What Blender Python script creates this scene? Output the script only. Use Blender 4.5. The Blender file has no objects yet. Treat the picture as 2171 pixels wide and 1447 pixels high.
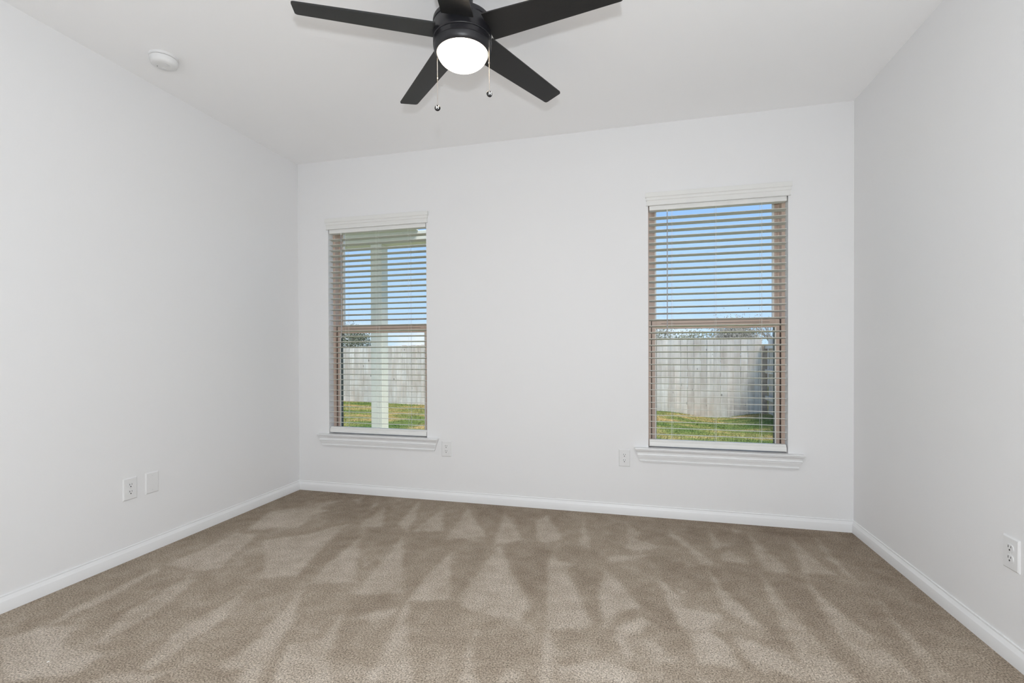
import bpy, bmesh, math, random
from mathutils import Vector, Matrix

# ------------------------------------------------------------------ scene set-up
scene = bpy.context.scene
col = scene.collection
ROOM_W, ROOM_H = 4.1024, 2.74
ROOM_BACK = -5.2

cam_data = bpy.data.cameras.new('camera')
cam_data.sensor_width = 36.0
cam_data.lens = 1012.914 / 2171 * 36.0
cam_data.shift_y = (751.94 - 723.5) / 2171
cam_data.clip_start = 0.02
cam_data.clip_end = 300
cam = bpy.data.objects.new('camera', cam_data)
col.objects.link(cam)
RIGHT = (0.96964095, 0.24450941, -0.00340109)
UP = (0.00152232, 0.00787239, 0.99996785)
FWD = (-0.24452833, 0.96961496, -0.00726117)
cam.matrix_world = Matrix(((RIGHT[0], UP[0], -FWD[0], 2.73735),
                           (RIGHT[1], UP[1], -FWD[1], -3.47742),
                           (RIGHT[2], UP[2], -FWD[2], 1.15935),
                           (0, 0, 0, 1)))
scene.camera = cam

vs = scene.view_settings
scene.display_settings.display_device = 'sRGB'
vs.view_transform = 'Standard'
vs.look = 'None'
vs.gamma = 1.0
vs.use_curve_mapping = False
vs.exposure = 0.0
scene.cycles.use_denoising = True
scene.cycles.max_bounces = 12
scene.cycles.diffuse_bounces = 8
scene.cycles.transparent_max_bounces = 16
scene.cycles.sample_clamp_indirect = 6.0

# sky: blue, paler towards the horizon, a few thin clouds low down
world = bpy.data.worlds.new('sky')
scene.world = world
world.use_nodes = True
wn, wl = world.node_tree.nodes, world.node_tree.links
wn.clear()
w_out = wn.new('ShaderNodeOutputWorld')
w_bg = wn.new('ShaderNodeBackground')
w_tc = wn.new('ShaderNodeTexCoord')
w_sep = wn.new('ShaderNodeSeparateXYZ')
w_ramp = wn.new('ShaderNodeValToRGB')
w_ramp.color_ramp.elements[0].position = 0.0
w_ramp.color_ramp.elements[0].color = (0.56, 0.78, 1.0, 1)
w_ramp.color_ramp.elements[1].position = 0.34
w_ramp.color_ramp.elements[1].color = (0.29, 0.54, 1.0, 1)
w_noise = wn.new('ShaderNodeTexNoise')
w_noise.inputs['Scale'].default_value = 5.0
w_noise.inputs['Detail'].default_value = 5.0
w_cr = wn.new('ShaderNodeMapRange')
w_cr.inputs['From Min'].default_value = 0.42
w_cr.inputs['From Max'].default_value = 0.60
w_low = wn.new('ShaderNodeMapRange')
w_low.inputs['From Min'].default_value = 0.065
w_low.inputs['From Max'].default_value = 0.03
w_mul = wn.new('ShaderNodeMath'); w_mul.operation = 'MULTIPLY'
w_mix = wn.new('ShaderNodeMix'); w_mix.data_type = 'RGBA'
w_mix.inputs['B'].default_value = (1.0, 1.0, 1.0, 1)
wl.new(w_tc.outputs['Generated'], w_sep.inputs[0])
wl.new(w_sep.outputs['Z'], w_ramp.inputs['Fac'])
wl.new(w_sep.outputs['Z'], w_low.inputs['Value'])
wl.new(w_tc.outputs['Generated'], w_noise.inputs['Vector'])
wl.new(w_noise.outputs['Fac'], w_cr.inputs['Value'])
wl.new(w_cr.outputs['Result'], w_mul.inputs[0])
wl.new(w_low.outputs['Result'], w_mul.inputs[1])
wl.new(w_mul.outputs[0], w_mix.inputs['Factor'])
wl.new(w_ramp.outputs['Color'], w_mix.inputs['A'])
wl.new(w_mix.outputs['Result'], w_bg.inputs['Color'])
w_bg.inputs['Strength'].default_value = 1.12
wl.new(w_bg.outputs[0], w_out.inputs[0])


def lamp(name, kind, loc, target, energy, color=(1, 1, 1), **kw):
    d = bpy.data.lights.new(name, kind)
    d.energy = energy
    d.color = color
    for k, v in kw.items():
        setattr(d, k, v)
    o = bpy.data.objects.new(name, d)
    col.objects.link(o)
    o.location = loc
    v = Vector(target) - Vector(loc)
    o.rotation_euler = v.to_track_quat('-Z', 'Y').to_euler()
    return o


# sun from the right and behind the house; flash on top of the camera; unseen fill light
# added at the closed rear wall to even out the room
lamp('sun', 'SUN', (10, -6, 12), (10 - 0.34, -6 + 0.25, 12 - 0.91), 6.8, (1.0, 0.95, 0.88), angle=0.45)
lamp('camera_flash', 'POINT', (2.7665, -3.5542, 1.3811), (2.2, -2.0, 2.0), 95.0, (0.90, 0.95, 1.0), shadow_soft_size=0.03)
lamp('rear_fill_light', 'AREA', (2.05, -5.1, 1.2), (2.05, 0, 1.2), 11.0, (0.90, 0.95, 1.0),
     shape='RECTANGLE', size=3.4, size_y=2.0)

# ------------------------------------------------------------------ materials
def mat(name, color, rough=0.5, metallic=0.0, noise=None, bump=None, spec=0.5, vary=None):
    """noise=(scale, amount) varies the colour, bump=(scale, strength, distance), vary=amount per object"""
    m = bpy.data.materials.new(name)
    m.use_nodes = True
    n, l = m.node_tree.nodes, m.node_tree.links
    b = n['Principled BSDF']
    b.inputs['Roughness'].default_value = rough
    b.inputs['Metallic'].default_value = metallic
    b.inputs['Specular IOR Level'].default_value = spec
    b.inputs['Base Color'].default_value = (*color, 1)
    tc = n.new('ShaderNodeTexCoord')
    src = None
    if noise:
        t = n.new('ShaderNodeTexNoise')
        t.inputs['Scale'].default_value = noise[0]
        t.inputs['Detail'].default_value = 4
        l.new(tc.outputs['Object'], t.inputs['Vector'])
        r = n.new('ShaderNodeMapRange')
        r.inputs['From Min'].default_value = 0.25
        r.inputs['From Max'].default_value = 0.75
        r.inputs['To Min'].default_value = 1 - noise[1]
        r.inputs['To Max'].default_value = 1 + noise[1]
        l.new(t.outputs['Fac'], r.inputs['Value'])
        src = r.outputs['Result']
    if vary:
        oi = n.new('ShaderNodeObjectInfo')
        r2 = n.new('ShaderNodeMapRange')
        r2.inputs['To Min'].default_value = 1 - vary
        r2.inputs['To Max'].default_value = 1 + vary
        l.new(oi.outputs['Random'], r2.inputs['Value'])
        if src is None:
            src = r2.outputs['Result']
        else:
            mm = n.new('ShaderNodeMath'); mm.operation = 'MULTIPLY'
            l.new(src, mm.inputs[0]); l.new(r2.outputs['Result'], mm.inputs[1])
            src = mm.outputs[0]
    if src is not None:
        mx = n.new('ShaderNodeVectorMath'); mx.operation = 'SCALE'
        mx.inputs[0].default_value = color
        l.new(src, mx.inputs['Scale'])
        l.new(mx.outputs['Vector'], b.inputs['Base Color'])
    if bump:
        t = n.new('ShaderNodeTexNoise')
        t.inputs['Scale'].default_value = bump[0]
        t.inputs['Detail'].default_value = 3
        l.new(tc.outputs['Object'], t.inputs['Vector'])
        bp = n.new('ShaderNodeBump')
        bp.inputs['Strength'].default_value = bump[1]
        bp.inputs['Distance'].default_value = bump[2]
        l.new(t.outputs['Fac'], bp.inputs['Height'])
        l.new(bp.outputs['Normal'], b.inputs['Normal'])
    return m


def glass_mat(name, tint, gloss, diffuse=0.0):
    m = bpy.data.materials.new(name)
    m.use_nodes = True
    n, l = m.node_tree.nodes, m.node_tree.links
    n.clear()
    out = n.new('ShaderNodeOutputMaterial')
    tr = n.new('ShaderNodeBsdfTransparent')
    tr.inputs['Color'].default_value = (*tint, 1)
    gl = n.new('ShaderNodeBsdfGlossy')
    gl.inputs['Roughness'].default_value = 0.05
    mx = n.new('ShaderNodeMixShader')
    mx.inputs['Fac'].default_value = gloss
    l.new(tr.outputs[0], mx.inputs[1]); l.new(gl.outputs[0], mx.inputs[2])
    last = mx
    if diffuse:
        df = n.new('ShaderNodeBsdfDiffuse')
        df.inputs['Color'].default_value = (0.8, 0.8, 0.8, 1)
        m2 = n.new('ShaderNodeMixShader')
        m2.inputs['Fac'].default_value = diffuse
        l.new(mx.outputs[0], m2.inputs[1]); l.new(df.outputs[0], m2.inputs[2])
        last = m2
    l.new(last.outputs[0], out.inputs['Surface'])
    return m


M_WALL = mat('wall_paint', (0.782, 0.782, 0.785), 0.7, bump=(170, 0.10, 0.002), spec=0.2)
M_CEIL = mat('ceiling_paint', (0.925, 0.925, 0.93), 0.85, bump=(150, 0.10, 0.002), spec=0.1)
M_TRIM = mat('trim_paint', (0.79, 0.795, 0.80), 0.35, noise=(6, 0.01))
M_PLASTIC = mat('white_plastic', (0.75, 0.75, 0.75), 0.4, noise=(40, 0.01))
M_BLIND = mat('blind_white', (0.75, 0.75, 0.73), 0.45, noise=(8, 0.015))
M_SLAT = mat('slat_shaded_white', (0.60, 0.60, 0.55), 0.45, noise=(8, 0.015))  # white slats; their grey-green shade is put into the colour
M_CORD = mat('blind_cord', (0.74, 0.74, 0.70), 0.8, noise=(60, 0.02))
M_TAN = mat('tan_vinyl', (0.60, 0.46, 0.375), 0.45, noise=(14, 0.03))
M_SIDE_SHADE = mat('side_face_shading', (0.10, 0.11, 0.09), 0.6, noise=(30, 0.1))  # shade on the sash side face, put into a dark colour
M_LIT_EDGE = mat('lit_edge_tone', (0.86, 0.83, 0.77), 0.5, noise=(30, 0.03))  # light on the sash edges, put into a pale colour
M_SEAL = mat('dark_seal', (0.03, 0.022, 0.02), 0.7, noise=(30, 0.1))
M_SLOT = mat('slot_dark', (0.02, 0.02, 0.02), 0.8, noise=(50, 0.1))
M_SCREW = mat('screw_paint', (0.70, 0.70, 0.70), 0.35, noise=(60, 0.03))
M_FAN = mat('fan_black_metal', (0.010, 0.0096, 0.012), 0.38, noise=(60, 0.10), bump=(900, 0.15, 0.0006))
M_BLADE = mat('fan_blade_black', (0.009, 0.0087, 0.0085), 0.5, noise=(220, 0.22), bump=(700, 0.15, 0.0006))
M_CHAIN = mat('chain_metal', (0.55, 0.50, 0.44), 0.3, 1.0, noise=(200, 0.15))
M_FOB = mat('fob_gloss_black', (0.01, 0.01, 0.01), 0.12, noise=(40, 0.1))
M_SILVER = mat('fob_silver', (0.85, 0.85, 0.85), 0.35, noise=(60, 0.02))
M_GLASS = glass_mat('window_glass', (0.97, 0.98, 0.98), 0.03)
M_WAND = glass_mat('clear_acrylic', (0.62, 0.62, 0.62), 0.08, 0.30)
M_CREAM = mat('cream_siding', (0.76, 0.735, 0.62), 0.6, noise=(9, 0.04))
M_FENCE = None
M_RAIL = mat('brown_wood', (0.34, 0.26, 0.20), 0.85, noise=(9, 0.25), bump=(30, 0.3, 0.004))
M_BARK = mat('grey_bark', (0.23, 0.20, 0.17), 0.9, noise=(12, 0.3))
M_LEAF = mat('shrub_leaf', (0.15, 0.16, 0.10), 0.7, noise=(3, 0.4))
M_LEAF_DARK = mat('dark_leaf', (0.07, 0.09, 0.045), 0.7, noise=(3, 0.4))
M_LEAF_GREY = mat('grey_twig', (0.20, 0.19, 0.155), 0.8, noise=(3, 0.35))
M_GRASS = None
M_SCRAP = mat('white_scrap', (0.85, 0.85, 0.82), 0.6, noise=(90, 0.03))

# lit globe of the fan lamp
M_GLOBE = bpy.data.materials.new('lit_frosted_glass')
M_GLOBE.use_nodes = True
_b = M_GLOBE.node_tree.nodes['Principled BSDF']
_b.inputs['Base Color'].default_value = (0.9, 0.87, 0.8, 1)
_b.inputs['Emission Color'].default_value = (1.0, 0.84, 0.66, 1)
_b.inputs['Emission Strength'].default_value = 14.0


def carpet_mat():
    m = bpy.data.materials.new('beige_carpet')
    m.use_nodes = True
    n, l = m.node_tree.nodes, m.node_tree.links
    b = n['Principled BSDF']
    b.inputs['Roughness'].default_value = 0.95
    b.inputs['Specular IOR Level'].default_value = 0.1
    tc = n.new('ShaderNodeTexCoord')
    at = n.new('ShaderNodeAttribute'); at.attribute_name = 'pile'
    n1 = n.new('ShaderNodeTexNoise')
    n1.inputs['Scale'].default_value = 165; n1.inputs['Detail'].default_value = 3
    n1.inputs['Roughness'].default_value = 0.6
    l.new(tc.outputs['Object'], n1.inputs['Vector'])
    n2 = n.new('ShaderNodeTexNoise')
    n2.inputs['Scale'].default_value = 11; n2.inputs['Detail'].default_value = 9; n2.inputs['Roughness'].default_value = 0.62
    l.new(tc.outputs['Object'], n2.inputs['Vector'])
    ramp = n.new('ShaderNodeValToRGB')
    e = ramp.color_ramp.elements
    e[0].position = 0.0; e[0].color = (0.202, 0.153, 0.112, 1)
    e[1].position = 1.0; e[1].color = (0.575, 0.512, 0.440, 1)
    mid = e.new(0.5); mid.color = (0.366, 0.307, 0.243, 1)
    a1 = n.new('ShaderNodeMath'); a1.operation = 'MULTIPLY_ADD'
    a1.inputs[1].default_value = 0.75; a1.inputs[2].default_value = -0.375
    l.new(n2.outputs['Fac'], a1.inputs[0])
    a2 = n.new('ShaderNodeMath'); a2.operation = 'ADD'
    l.new(at.outputs['Fac'], a2.inputs[0]); l.new(a1.outputs[0], a2.inputs[1])
    l.new(a2.outputs[0], ramp.inputs['Fac'])
    r = n.new('ShaderNodeMapRange')
    r.inputs['From Min'].default_value = 0.30; r.inputs['From Max'].default_value = 0.70
    r.inputs['To Min'].default_value = 0.32; r.inputs["To Max"].default_value = 1.68
    l.new(n1.outputs['Fac'], r.inputs['Value'])
    mx = n.new('ShaderNodeVectorMath'); mx.operation = 'SCALE'
    l.new(ramp.outputs['Color'], mx.inputs[0]); l.new(r.outputs['Result'], mx.inputs['Scale'])
    l.new(mx.outputs['Vector'], b.inputs['Base Color'])
    bp = n.new('ShaderNodeBump')
    bp.inputs['Strength'].default_value = 0.7; bp.inputs['Distance'].default_value = 0.006
    l.new(n1.outputs['Fac'], bp.inputs['Height'])
    l.new(bp.outputs['Normal'], b.inputs['Normal'])
    return m


M_CARPET = carpet_mat()


def grass_mat():
    m = bpy.data.materials.new('patchy_grass')
    m.use_nodes = True
    n, l = m.node_tree.nodes, m.node_tree.links
    b = n['Principled BSDF']
    b.inputs['Roughness'].default_value = 0.95
    b.inputs['Specular IOR Level'].default_value = 0.05
    tc = n.new('ShaderNodeTexCoord')
    mp = n.new('ShaderNodeMapping'); mp.inputs['Scale'].default_value = (0.45, 1.0, 1.0)
    l.new(tc.outputs['Object'], mp.inputs['Vector'])
    n1 = n.new('ShaderNodeTexNoise')
    n1.inputs['Scale'].default_value = 1.6; n1.inputs['Detail'].default_value = 7
    n1.inputs['Roughness'].default_value = 0.65
    l.new(mp.outputs['Vector'], n1.inputs['Vector'])
    ramp = n.new('ShaderNodeValToRGB')
    e = ramp.color_ramp.elements
    e[0].position = 0.36; e[0].color = (0.058, 0.105, 0.022, 1)
    e[1].position = 0.64; e[1].color = (0.36, 0.245, 0.105, 1)
    mid = e.new(0.50); mid.color = (0.14, 0.165, 0.045, 1)
    l.new(n1.outputs['Fac'], ramp.inputs['Fac'])
    n2 = n.new('ShaderNodeTexNoise')
    n2.inputs['Scale'].default_value = 28; n2.inputs['Detail'].default_value = 4
    l.new(tc.outputs['Object'], n2.inputs['Vector'])
    r = n.new('ShaderNodeMapRange')
    r.inputs['From Min'].default_value = 0.3; r.inputs['From Max'].default_value = 0.7
    r.inputs['To Min'].default_value = 0.6; r.inputs['To Max'].default_value = 1.4
    l.new(n2.outputs['Fac'], r.inputs['Value'])
    mx = n.new('ShaderNodeVectorMath'); mx.operation = 'SCALE'
    l.new(ramp.outputs['Color'], mx.inputs[0]); l.new(r.outputs['Result'], mx.inputs['Scale'])
    l.new(mx.outputs['Vector'], b.inputs['Base Color'])
    bp = n.new('ShaderNodeBump')
    bp.inputs['Strength'].default_value = 0.6; bp.inputs['Distance'].default_value = 0.03
    l.new(n2.outputs['Fac'], bp.inputs['Height'])
    l.new(bp.outputs['Normal'], b.inputs['Normal'])
    return m


def fence_mat():
    m = bpy.data.materials.new('weathered_wood')
    m.use_nodes = True
    n, l = m.node_tree.nodes, m.node_tree.links
    b = n['Principled BSDF']
    b.inputs['Roughness'].default_value = 0.85
    b.inputs['Specular IOR Level'].default_value = 0.15
    tc = n.new('ShaderNodeTexCoord'); oi = n.new('ShaderNodeObjectInfo')
    sc = n.new('ShaderNodeMath'); sc.operation = 'MULTIPLY'; sc.inputs[1].default_value = 37.0
    l.new(oi.outputs['Random'], sc.inputs[0])
    ad = n.new('ShaderNodeVectorMath'); ad.operation = 'ADD'
    l.new(tc.outputs['Object'], ad.inputs[0]); l.new(sc.outputs[0], ad.inputs[1])

    def noise_(scale, vec_scale, detail):
        mp = n.new('ShaderNodeMapping'); mp.inputs['Scale'].default_value = vec_scale
        l.new(ad.outputs['Vector'], mp.inputs['Vector'])
        t = n.new('ShaderNodeTexNoise'); t.inputs['Scale'].default_value = scale; t.inputs['Detail'].default_value = detail
        l.new(mp.outputs['Vector'], t.inputs['Vector'])
        return t
    grain = noise_(30, (1, 1, 0.06), 4)
    blotch = noise_(4, (1, 1, 0.6), 3)
    ramp = n.new('ShaderNodeValToRGB')
    e = ramp.color_ramp.elements
    e[0].position = 0.30; e[0].color = (0.74, 0.70, 0.64, 1)
    e[1].position = 0.75; e[1].color = (0.55, 0.46, 0.385, 1)
    l.new(blotch.outputs['Fac'], ramp.inputs['Fac'])
    gr = n.new('ShaderNodeMapRange')
    gr.inputs['From Min'].default_value = 0.3; gr.inputs['From Max'].default_value = 0.7
    gr.inputs['To Min'].default_value = 0.84; gr.inputs['To Max'].default_value = 1.12
    l.new(grain.outputs['Fac'], gr.inputs['Value'])
    pv = n.new('ShaderNodeMapRange')
    pv.inputs['To Min'].default_value = 0.82; pv.inputs['To Max'].default_value = 1.10
    l.new(oi.outputs['Random'], pv.inputs['Value'])
    # knots
    mp = n.new('ShaderNodeMapping'); mp.inputs['Scale'].default_value = (5.5, 5.5, 3.4)
    l.new(ad.outputs['Vector'], mp.inputs['Vector'])
    vo = n.new('ShaderNodeTexVoronoi'); vo.inputs['Scale'].default_value = 1.0
    l.new(mp.outputs['Vector'], vo.inputs['Vector'])
    kn = n.new('ShaderNodeMapRange')
    kn.inputs['From Min'].default_value = 0.06; kn.inputs['From Max'].default_value = 0.12
    kn.inputs['To Min'].default_value = 0.35; kn.inputs['To Max'].default_value = 1.0
    l.new(vo.outputs['Distance'], kn.inputs['Value'])
    m1 = n.new('ShaderNodeMath'); m1.operation = 'MULTIPLY'
    m2 = n.new('ShaderNodeMath'); m2.operation = 'MULTIPLY'
    l.new(gr.outputs['Result'], m1.inputs[0]); l.new(pv.outputs['Result'], m1.inputs[1])
    l.new(m1.outputs[0], m2.inputs[0]); l.new(kn.outputs['Result'], m2.inputs[1])
    mx = n.new('ShaderNodeVectorMath'); mx.operation = 'SCALE'
    l.new(ramp.outputs['Color'], mx.inputs[0]); l.new(m2.outputs[0], mx.inputs['Scale'])
    l.new(mx.outputs['Vector'], b.inputs['Base Color'])
    return m


M_FENCE = fence_mat()
M_GRASS = grass_mat()


# ------------------------------------------------------------------ mesh helpers
class MB:
    """collects shapes, build() links them as ONE mesh object"""

    def __init__(self):
        self.bm = bmesh.new()

    def face(self, pts):
        return self.bm.faces.new([self.bm.verts.new(p) for p in pts])

    def box(self, x0, x1, y0, y1, z0, z1, bevel=0.0, seg=2):
        r = bmesh.ops.create_cube(self.bm, size=1.0)
        v = r['verts']
        bmesh.ops.scale(self.bm, vec=(x1 - x0, y1 - y0, z1 - z0), verts=v)
        bmesh.ops.translate(self.bm, vec=((x0 + x1) / 2, (y0 + y1) / 2, (z0 + z1) / 2), verts=v)
        if bevel:
            es = list({e for q in v for e in q.link_edges})
            bmesh.ops.bevel(self.bm, geom=es, offset=bevel, segments=seg, profile=0.5, affect='EDGES')
        return self

    def lathe(self, prof, seg=64, cx=0.0, cy=0.0, cap=True):
        """prof: (radius, z) from first to last"""
        rings = []
        for r, z in prof:
            if r < 1e-6:
                rings.append([self.bm.verts.new((cx, cy, z))])
            else:
                rings.append([self.bm.verts.new((cx + r * math.cos(2 * math.pi * k / seg),
                                                 cy + r * math.sin(2 * math.pi * k / seg), z)) for k in range(seg)])
        for a, b in zip(rings, rings[1:]):
            for k in range(seg):
                j = (k + 1) % seg
                if len(a) == 1 and len(b) > 1:
                    self.bm.faces.new((a[0], b[j], b[k]))
                elif len(b) == 1 and len(a) > 1:
                    self.bm.faces.new((a[k], a[j], b[0]))
                elif len(a) > 1:
                    self.bm.faces.new((a[k], a[j], b[j], b[k]))
        if cap:
            for q in (rings[0], rings[-1]):
                if len(q) > 1:
                    self.bm.faces.new(q)
        return self

    def tube(self, pts, rad, seg=8):
        pts = [Vector(p) for p in pts]
        if not isinstance(rad, (list, tuple)):
            rad = [rad] * len(pts)
        rings = []
        prev = None
        for i, p in enumerate(pts):
            d = (pts[min(i + 1, len(pts) - 1)] - pts[max(i - 1, 0)]).normalized()
            if prev is None:
                ref = Vector((0, 0, 1)) if abs(d.z) < 0.9 else Vector((1, 0, 0))
                u = d.cross(ref).normalized()
            else:
                u = (prev - d * prev.dot(d)).normalized()
            prev = u
            w = d.cross(u)
            rings.append([self.bm.verts.new(p + (u * math.cos(2 * math.pi * k / seg) + w * math.sin(2 * math.pi * k / seg)) * rad[i])
                          for k in range(seg)])
        for a, b in zip(rings, rings[1:]):
            for k in range(seg):
                j = (k + 1) % seg
                self.bm.faces.new((a[k], a[j], b[j], b[k]))
        self.bm.faces.new(rings[0]); self.bm.faces.new(rings[-1])
        return self

    def prism(self, poly, y0, y1):
        """poly in (x, z), extruded along y"""
        a = [self.bm.verts.new((x, y0, z)) for x, z in poly]
        b = [self.bm.verts.new((x, y1, z)) for x, z in poly]
        self.bm.faces.new(a); self.bm.faces.new(b)
        for k in range(len(a)):
            j = (k + 1) % len(a)
            self.bm.faces.new((a[k], a[j], b[j], b[k]))
        return self

    def loft(self, rings, closed=False):
        vv = [[self.bm.verts.new(p) for p in r] for r in rings]
        for a, b in zip(vv, vv[1:]):
            m = len(a)
            for k in range(m if closed else m - 1):
                j = (k + 1) % m
                self.bm.faces.new((a[k], a[j], b[j], b[k]))
        return vv

    def build(self, name, material, parent=None, smooth=False, angle=35):
        bmesh.ops.recalc_face_normals(self.bm, faces=self.bm.faces)
        me = bpy.data.meshes.new(name)
        self.bm.to_mesh(me)
        self.bm.free()
        me.materials.append(material)
        o = bpy.data.objects.new(name, me)
        col.objects.link(o)
        if smooth:
            for p in me.polygons:
                p.use_smooth = True
            me.set_sharp_from_angle(angle=math.radians(angle))
        if parent:
            o.parent = parent
        return o


def structure(o):
    o['kind'] = 'structure'
    return o


def tag(o, label, category, group=None, kind=None):
    o['label'] = label
    o['category'] = category
    if group:
        o['group'] = group
    if kind:
        o['kind'] = kind
    return o


def thing(name, label, category, loc=(0, 0, 0), rotz=0.0, group=None):
    o = bpy.data.objects.new(name, None)
    col.objects.link(o)
    o.empty_display_size = 0.1
    o.location = loc
    o.rotation_euler = (0, 0, rotz)
    return tag(o, label, category, group)


def copy_tree(o, parent=None):
    c = o.copy()
    col.objects.link(c)
    if parent:
        c.parent = parent
    for ch in [q for q in bpy.data.objects if q.parent == o]:
        copy_tree(ch, c)
    return c


# ------------------------------------------------------------------ room shell
WIN = ((0.290, 1.169), (2.845, 3.726))
WZ0, WZ1 = 0.467, 2.220
WALL_T = 0.170

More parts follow.
